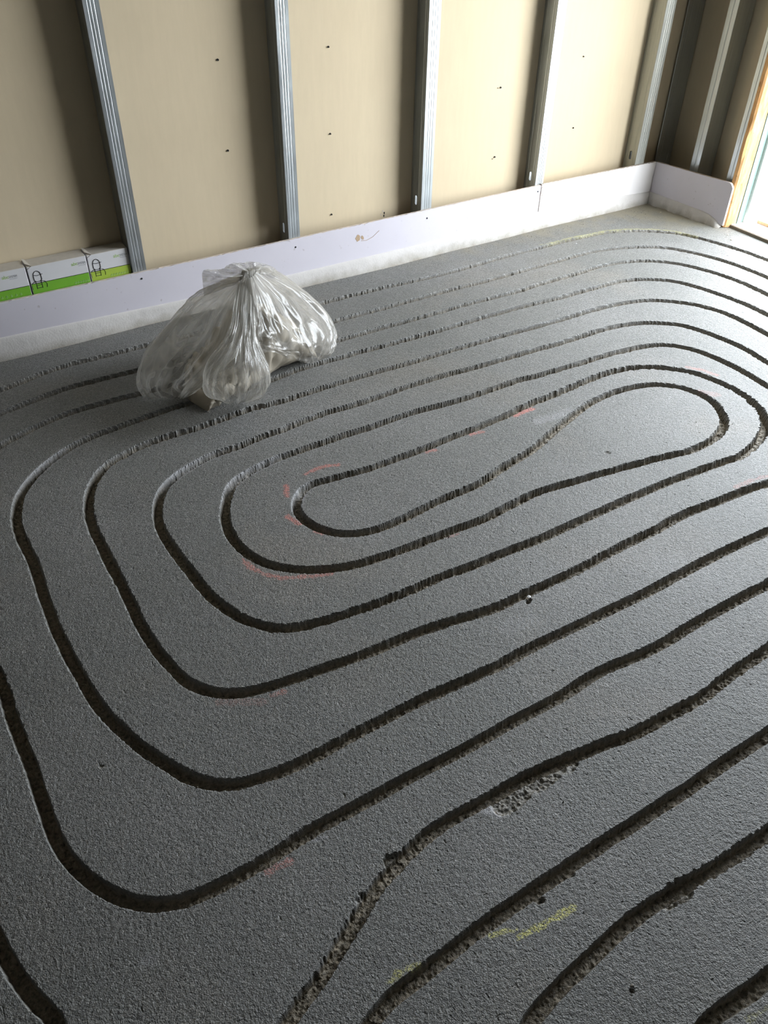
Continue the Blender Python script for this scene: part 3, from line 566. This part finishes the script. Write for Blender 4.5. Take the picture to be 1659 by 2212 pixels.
# cartons on the track behind the skirting ----------------------------------
def text_mesh(s, size):
    c = bpy.data.curves.new('t', 'FONT'); c.body = s; c.size = size; c.extrude = 0.0001
    o = bpy.data.objects.new('t', c); COL.objects.link(o); dg = bpy.context.evaluated_depsgraph_get()
    me = bpy.data.meshes.new_from_object(o.evaluated_get(dg)); bpy.data.objects.remove(o); return me
def put_text(s, size, x, z, y, mat, parent, name='lettering', sx=1.0):
    me = text_mesh(s, size); me.transform(Matrix(((sx, 0, 0, x), (0, 0, -1, y), (0, 1, 0, z), (0, 0, 0, 1)))); me.materials.clear(); me.materials.append(mat)
    return obj(name, me, None, parent)
def carton(x0, x1, ztop, zband, yf, green, lab, icon=True, logo_x=None, flap=True, zt=None, icons=None):
    root = empty('carton', ((x0 + x1) / 2, yf + 0.025, 0.002), label=lab, category='box', group='cartons standing behind the skirting')
    ox, oy = -(x0 + x1) / 2, -(yf + 0.025)
    T_ = Matrix.Translation((ox, oy, -0.002))
    def place(o): o.data.transform(T_); return o
    yb = BY - 0.004
    b = bmesh.new(); add_box(b, (x0, yf, 0.0025), (x1, yb, ztop), 0.0012)
    for f in b.faces:
        if f.normal.z > 0.7 and f.calc_center_median().z > ztop - 0.01: f.material_index = 1
    b.normal_update()
    for f in b.faces:
        f.material_index = 1 if f.normal.z > 0.6 else 0
    o = obj('body', b, None, root); o.data.materials.append(M['boxw']); o.data.materials.append(M['boxtop']); place(o)
    place(obj('green_band', box((x0 + 0.001, yf - 0.0006, 0.01), (x1 - 0.0008, yf + 0.0005, zband)), green, root))
    place(obj('band_line', box((x0 + 0.001, yf - 0.0007, zband), (x1 - 0.0008, yf + 0.0005, zband + 0.0016)), M['black'], root))
    if flap:   # lifted edge of the lid
        fb = bmesh.new(); v = [fb.verts.new(p) for p in ((x0 + 0.001, yf - 0.002, ztop - 0.008), (x0 + 0.016, yf - 0.001, ztop + 0.001), (x0 + 0.006, yb - 0.01, ztop + 0.006), (x0 - 0.001, yb - 0.004, ztop + 0.007), (x0 - 0.001, yf + 0.02, ztop + 0.005))]
        fb.faces.new(v); bmesh.ops.solidify(fb, geom=fb.faces[:], thickness=0.0012); place(obj('lid_flap', fb, M['boxtop'], root))
    if icon:
        cx = x0 + 0.026; w = 0.0014; y = yf - 0.0004; zc = zband
        def line(pts):
            add_tube(ib, [(cx + a, y, zc + c) for a, c in pts], 0.0010, 5)
        ib = bmesh.new()
        line([(-0.012, 0.012)] + [(-0.012 * math.cos(k * math.pi / 10), 0.026 + 0.016 * math.sin(k * math.pi / 10)) for k in range(11)] + [(0.012, 0.012)])
        line([(-0.012, 0.030), (0.0, 0.0265), (0.017, 0.029)])
        line([(-0.012, 0.012), (-0.006, 0.006), (0.006, 0.006), (0.012, 0.012)])
        for s in (-1, 1):
            line([(s * 0.010, 0.008), (s * 0.020, 0.003), (s * 0.025, -0.008), (s * 0.023, -0.018)])
            line([(s * 0.009, 0.008), (s * 0.0085, -0.018)])
        for z in (0.0, -0.006, -0.016): line([(-0.009, z), (0.009, z)])
        place(obj('icon', ib, M['black'], root))
    lx = logo_x if logo_x is not None else x1 - 0.052; lz = ztop - 0.026
    place(put_text('abc', 0.0165, lx, lz, yf - 0.0002, M['lgreen'], root)); place(put_text('SYSTEM', 0.0115, lx + 0.0225, lz, yf - 0.0002, M['grey'], root, sx=0.66))
    place(put_text('RADIANT', 0.0045, lx + 0.022, lz - 0.006, yf - 0.0002, M['grey'], root)) if False else None
    bb_ = bmesh.new(); add_box(bb_, (lx + 0.022, yf - 0.0002, lz - 0.0045), (lx + 0.047, yf + 0.0001, lz - 0.0035)); place(obj('small_print', bb_, M['grey'], root))
    if icons:
        ib = bmesh.new(); n, xa, step, zz = icons
        for k in range(n):
            xx = xa + k * step
            for pts in ([(0, 0), (0.003, 0.006), (0.006, 0)], [(0.001, -0.001), (0.005, -0.001)]):
                add_tube(ib, [(xx + a, yf - 0.0008, zz + c) for a, c in pts], 0.0006, 4)
        place(obj('pictograms', ib, M['pale'], root))
    return root
carton(0.588, 0.7265, 0.282, 0.222, 2.805, M['green2'], 'lime green and white carton touching the first metal stud', icons=(7, 0.655, 0.009, 0.197))
carton(0.391, 0.583, 0.284, 0.224, 2.803, M['green'], 'wide green and white carton in the middle of the three', icons=(6, 0.530, 0.0085, 0.197))
carton(0.205, 0.386, 0.286, 0.222, 2.8025, M['green'], 'bright green and white carton cut by the left picture edge', icon=True, logo_x=0.308, icons=(5, 0.290, 0.015, 0.199))

# sack and film ------------------------------------------------------------
def loft(ridges, nt, ns, closed, wr_amp, seed, milk=0.35, folds=0.0):
    """ridges: list of polylines (same number of points) from the neck outwards; faceted plastic sheet between them"""
    R_ = [crom(r_, nt) for r_ in ridges]
    if closed: R_ = R_ + [R_[0]]
    A_ = np.array(R_); m_, k_ = A_.shape[0], A_.shape[1]
    cols = []
    for i in range(m_ - 1):
        p0 = A_[(i - 1) % (m_ - 1)] if closed else A_[max(0, i - 1)]; p1 = A_[i]; p2 = A_[i + 1]; p3 = A_[(i + 2) % (m_ - 1)] if closed else A_[min(m_ - 1, i + 2)]
        for s in range(ns):
            t_ = s / ns; cr = 0.5 * ((2 * p1) + (-p0 + p2) * t_ + (2 * p0 - 5 * p1 + 4 * p2 - p3) * t_ * t_ + (-p0 + 3 * p1 - 3 * p2 + p3) * t_ ** 3)
            cols.append(cr)
    if not closed: cols.append(A_[-1])
    G_ = np.array(cols)              # columns x along
    nC, nK = G_.shape[:2]
    cen = G_.mean((0, 1)); dC = np.roll(G_, -1, 0) - np.roll(G_, 1, 0) if closed else np.gradient(G_, axis=0); dK = np.gradient(G_, axis=1)
    N_ = np.cross(dC, dK); N_ /= np.linalg.norm(N_, axis=2)[..., None] + 1e-9
    if ((G_ - cen) * N_).sum() < 0: N_ = -N_
    ci = np.arange(nC)[:, None] / nC; ki = np.arange(nK)[None, :] / (nK - 1)
    per = 23 if closed else 9
    rng = np.random.RandomState(seed); W_ = np.zeros((nC, nK))
    for f in range(7):
        fr = rng.randint(5, per + 8); ph = rng.rand() * 6.28; drift = rng.uniform(-2.0, 2.0)
        tri = np.abs(((ci * fr + ph + drift * ki * 0.6) % 1.0) * 2 - 1)          # sharp pleats radiating from the neck
        W_ += (tri ** 1.6 - 0.4) * rng.uniform(0.4, 1.0) * np.exp(-((ki - rng.rand()) / 0.45) ** 2)
    W_ += 0.9 * vnoise(ci * 40 + ki * 3, ki * 5 + ci * 4, 1.0, seed) + 0.7 * np.abs(vnoise(ci * 22, ki * 11 + ci * 9, 1.0, seed + 1))
    amp = wr_amp * np.clip(ki * 3.0, 0.15, 1.0)
    G_ = G_ + N_ * (W_ * amp)[..., None]
    G_[..., 2] = np.maximum(G_[..., 2], 0.0012 + 0.0006 * rng.rand(nC, nK))
    bm = bmesh.new(); vs = [[bm.verts.new(G_[i, k]) for k in range(nK)] for i in range(nC)]
    rng_ = range(nC) if closed else range(nC - 1)
    for i in rng_:
        for k in range(nK - 1): bm.faces.new((vs[i][k], vs[(i + 1) % nC][k], vs[(i + 1) % nC][k + 1], vs[i][k + 1]))
    mk = (milk * (1 + 0.35 * vnoise(ci * 30 + ki, ki * 4, 1.0, seed + 2)) * (1.0 + 0.9 * np.exp(-(ki / 0.22) ** 2)) + 0.28 * (np.abs(W_) > 1.9)).clip(0.05, 0.9)
    fold = np.stack([ci * (len(ridges) * 1.5) + 0 * ki, ki * 2.2 + 0 * ci, 0 * (ci + ki) + seed], -1)
    return bm, mk.reshape(-1), fold.reshape(-1, 3)
def film(name, parent, *a, **k):
    bm, mk, fold = loft(*a, **k); bmesh.ops.translate(bm, vec=-parent.location, verts=bm.verts[:]); o = obj(name, bm, M['film'], parent); at = o.data.attributes.new('milk', 'FLOAT', 'POINT'); at.data.foreach_set('value', mk.astype(np.float32)); at = o.data.attributes.new('fold', 'FLOAT_VECTOR', 'POINT'); at.data.foreach_set('vector', fold.astype(np.float32).ravel()); smooth(o); return o
def pt(u, v, Y_): return ony(u, v, Y_)
def gz(u, v, z): return onz(u, v, z)
# the beige sack: a flattened pillow along the floor
S0 = onz(452, 892); S1 = onz(688, 776); sdv = (S1 - S0); sl = sdv.length; sdv.normalize(); sn = Vector((-sdv.y, sdv.x, 0))
sb = bmesh.new(); NU, NV = 48, 40; rows = []
for i in range(NU + 1):
    u = i / NU; row = []
    prof = (min(1, u / 0.16) ** 0.55 if u < 0.16 else 1) * (min(1, (1 - u) / 0.12) ** 0.45 if u > 0.88 else 1)
    hgt = (0.055 + 0.135 * math.exp(-((u - 0.72) / 0.22) ** 2)) * prof + 0.004
    wid = (0.16 + 0.10 * math.sin(u * math.pi)) * (0.6 + 0.4 * prof)
    for j in range(NV):
        a = 6.28318 * j / NV; c_, s_ = math.cos(a), math.sin(a)
        cc = math.copysign(abs(c_) ** 0.55, c_); ss = math.copysign(abs(s_) ** 0.7, s_)
        w = Vector((0, 0, 0)); off = wid / 2 * (1 - cc) ; z = hgt / 2 * (1 + ss)
        lump = 0.006 * math.sin(u * 31 + j * 0.7) + 0.005 * math.sin(u * 57 - j * 1.3) + 0.004 * math.sin(j * 2.1 + u * 12)
        p = S0 + sdv * (u * sl) + sn * (off + 0.004 + lump * (0.4 + 0.6 * (s_ > -0.3)))
        row.append(sb.verts.new((p.x, p.y, max(0.001, z + (lump if s_ > -0.2 else 0)))))
    rows.append(row)
for a, b in zip(rows, rows[1:]):
    for j in range(NV): sb.faces.new((a[j], a[(j + 1) % NV], b[(j + 1) % NV], b[j]))
sb.faces.new(rows[0]); sb.faces.new(rows[-1]); bmesh.ops.recalc_face_normals(sb, faces=sb.faces[:])
smooth(obj('sack', sb, M['sack'], None, label='beige paper sack of powder inside the clear plastic bag', category='sack'))
bag = empty('plastic_bag', (0.95, 2.3, 0), label='crumpled clear plastic bag over a beige sack on the grooved floor', category='bag')
for_bag = []
NK = pt(533, 580, 2.33)
left = [pt(526, 592, 2.35), pt(440, 626, 2.40), pt(392, 664, 2.40), pt(335, 730, 2.39), pt(303, 785, 2.36), pt(304, 832, 2.33), gz(314, 856, 0.012)]
fl1 = [pt(524, 596, 2.31), pt(462, 650, 2.32), pt(414, 706, 2.30), pt(362, 765, 2.28), pt(332, 812, 2.27), pt(330, 842, 2.27), gz(347, 860, 0.006)]
fl2 = [pt(528, 598, 2.28), pt(482, 668, 2.25), pt(448, 728, 2.22), pt(412, 780, 2.21), pt(385, 815, 2.22), pt(372, 838, 2.24), gz(390, 858, 0.006)]
fl3 = [pt(531, 600, 2.26), pt(505, 672, 2.21), pt(484, 735, 2.17), pt(452, 785, 2.16), pt(428, 812, 2.17), pt(412, 830, 2.19), gz(416, 838, 0.02)]
fc = [pt(536, 600, 2.25), pt(530, 670, 2.19), pt(520, 735, 2.14), pt(508, 775, 2.12), pt(492, 800, 2.11), pt(480, 815, 2.11), pt(470, 826, 2.11)]
fr1 = [pt(541, 600, 2.25), pt(549, 660, 2.18), pt(553, 700, 2.15), pt(556, 728, 2.13), pt(560, 742, 2.12), pt(565, 752, 2.12), pt(572, 762, 2.12)]
fr2 = [pt(546, 597, 2.26), pt(571, 650, 2.20), pt(588, 695, 2.17), pt(602, 728, 2.15), pt(612, 752, 2.14), pt(620, 764, 2.14), pt(628, 776, 2.15)]
fr3 = [pt(552, 590, 2.28), pt(598, 632, 2.26), pt(636, 680, 2.22), pt(662, 718, 2.20), pt(678, 748, 2.18), pt(680, 768, 2.19), pt(676, 786, 2.19)]
fr4 = [pt(556, 582, 2.31), pt(622, 622, 2.32), pt(668, 662, 2.30), pt(700, 698, 2.28), pt(713, 728, 2.25), pt(706, 756, 2.23), gz(694, 775, 0.006)]
rt = [pt(555, 574, 2.34), pt(608, 592, 2.38), pt(662, 634, 2.37), pt(700, 676, 2.35), pt(717, 712, 2.31), pt(712, 744, 2.28), gz(706, 764, 0.012)]
bk = []
for k, f in enumerate((0.25, 0.5, 0.75)):
    A0, B0 = rt, left; line = []
    for i, (p, q_) in enumerate(zip(A0, B0)):
        m_ = Vector(p).lerp(Vector(q_), f); bulge = 0.16 * (i / 6) ** 0.7 * math.sin(math.pi * (0.25 + 0.5 * f) ); m_.y += bulge; m_.z = max(0.004, m_.z - 0.02 * (i / 6) - 0.02 * i / 6); line.append(m_)
    bk.append(line)
film('bag_film', bag, [left, fl1, fl2, fl3, fc, fr1, fr2, fr3, fr4, rt] + bk, 8, 14, True, 0.0065, 4, milk=0.32)
# hanging front lobe
def lobe(spec, nring=20, depth=0.55):
    rid = [[] for _ in range(nring)]
    for (u, v, Yc, hwp, rot) in spec:
        c = pt(u, v, Yc); sx = (pt(u + 1, v, Yc) - pt(u, v, Yc)).length * hwp
        for k in range(nring):
            a = 6.28318 * k / nring; rid[k].append(c + Vector((math.cos(a) * sx, math.sin(a) * sx * depth, -math.cos(a) * sx * rot)))
    return rid
film('bag_film', bag, lobe([(530, 606, 2.262, 14, 0.0), (527, 650, 2.20, 20, 0.1), (525, 700, 2.14, 24, 0.1), (520, 738, 2.10, 34, 0.15), (515, 780, 2.075, 58, 0.2), (514, 815, 2.07, 67, 0.2), (513, 845, 2.09, 58, 0.15), (510, 864, 2.12, 22, 0.1)]), 7, 5, True, 0.0050, 9, milk=0.25)
# twisted band of film running down to the left
film('bag_film', bag, [[pt(500, 738, 2.13), pt(465, 765, 2.115), pt(438, 792, 2.12), pt(415, 815, 2.14), pt(398, 838, 2.17), gz(385, 858, 0.008)],
                       [pt(512, 748, 2.10), pt(478, 778, 2.09), pt(452, 805, 2.10), pt(428, 828, 2.12), pt(410, 846, 2.15), gz(394, 862, 0.006)],
                       [pt(520, 762, 2.11), pt(492, 788, 2.11), pt(465, 812, 2.12), pt(440, 832, 2.13), pt(420, 846, 2.16), gz(400, 860, 0.008)]], 6, 8, False, 0.0035, 12, milk=0.5)
# loose collar above the gathered neck
film('bag_film', bag, [[pt(534, 606, 2.29), pt(500, 618, 2.30), pt(470, 630, 2.32), pt(441, 640, 2.34)],
                       [pt(534, 600, 2.30), pt(498, 603, 2.33), pt(468, 604, 2.35), pt(438, 612, 2.37)],
                       [pt(534, 594, 2.30), pt(500, 596, 2.29), pt(470, 592, 2.30), pt(440, 584, 2.31)],
                       [pt(536, 590, 2.31), pt(512, 585, 2.33), pt(492, 582, 2.35), pt(476, 583, 2.36)],
                       [pt(538, 588, 2.30), pt(522, 580, 2.29), pt(508, 574, 2.29), pt(496, 571, 2.30)],
                       [pt(540, 586, 2.31), pt(532, 577, 2.32), pt(528, 571, 2.34), pt(524, 568, 2.35)],
                       [pt(543, 586, 2.30), pt(545, 576, 2.29), pt(546, 570, 2.29), pt(548, 565, 2.30)],
                       [pt(546, 588, 2.31), pt(560, 580, 2.32), pt(574, 575, 2.34), pt(590, 577, 2.36)],
                       [pt(546, 594, 2.29), pt(566, 592, 2.29), pt(588, 595, 2.31), pt(606, 600, 2.32)]], 6, 7, False, 0.003, 15, milk=0.45)
# a puckered roll at the neck
film('bag_film', bag, lobe([(536, 583, 2.31, 13, 0.0), (536, 600, 2.29, 15, 0.0), (538, 630, 2.25, 13, 0.0), (540, 668, 2.19, 14, 0.0), (538, 705, 2.15, 16, 0.0)], 16), 6, 5, True, 0.0030, 22, milk=0.5)

# loose bits --------------------------------------------------------------
rnd = random.Random(11)
def crumb_into(bm, p, r_, zs=0.7):
    m_ = bmesh.ops.create_icosphere(bm, subdivisions=1, radius=1.0)
    q_ = Matrix.Rotation(rnd.uniform(0, 6), 3, Vector((rnd.random(), rnd.random(), 1)).normalized())
    for v in m_['verts']:
        s = rnd.uniform(0.6, 1.1); c = q_ @ (v.co * s); v.co = Vector((p[0] + c.x * r_, p[1] + c.y * r_, p[2] + c.z * r_ * zs))
cb = bmesh.new()
for k in range(420):        # grit lying in the channels
    c = gpaths[rnd.randrange(len(gpaths))]; p = c[rnd.randrange(len(c))]
    if not (0 < p[0] < 3.3 and 0.2 < p[1] < 2.7) or (0.5 < p[0] < 1.35 and 2.05 < p[1] < 2.65): continue
    r_ = rnd.uniform(0.001, 0.003); crumb_into(cb, (p[0] + rnd.uniform(-0.006, 0.006), p[1] + rnd.uniform(-0.006, 0.006), -0.0225 + r_ * 0.5), r_)
for k in range(420):        # grit scattered on the surface, thick towards the corner
    if k < 230: p = (rnd.uniform(2.2, 3.28), 2.755 - abs(rnd.gauss(0, 0.09)))
    elif k < 330: p = (rnd.uniform(0.1, 2.3), 2.757 - abs(rnd.gauss(0, 0.02)))
    else: p = (rnd.uniform(0.1, 3.3), rnd.uniform(0.4, 2.7))
    if 0.5 < p[0] < 1.35 and 2.05 < p[1] < 2.65: continue
    r_ = rnd.uniform(0.0008, 0.0021); crumb_into(cb, (p[0], p[1], r_ * 0.5), r_)
obj('grit', cb, M['crumb'], None, kind='stuff', label='fine concrete grit in the channels and along the skirting', category='grit')
for (u, v, r_, lab, c) in [(1580, 519, 0.006, 'pale wood chip just outside the foot of the timber post', 'chip'), (1572, 508, 0.005, 'small pale chip in the shadow at the foot of the timber post', 'chip'),
                        (1513, 479, 0.006, 'pale flake at the foot of the short skirting', 'chip'), (1427, 459, 0.004, 'small pale flake on the floor near the room corner', 'chip'), (1245, 527, 0.004, 'white speck between the two grooves nearest the long wall', 'white'), (1143, 1291, 0.006, 'white pebble stuck in a groove in the middle of the floor', 'white'), (1365, 2130, 0.004, 'small grey pebble on the floor at the bottom of the picture', 'crumb')]:
    bm = bmesh.new(); p = onz(u, v); crumb_into(bm, (p.x, p.y, r_ * 0.35), r_, 0.5); bmesh.ops.recalc_face_normals(bm, faces=bm.faces[:])
    obj('wood_chip' if c == 'chip' else 'stone_chip', bm, M[c if c in ('chip', 'crumb') else 'boxw'], None, label=lab, category='chip')
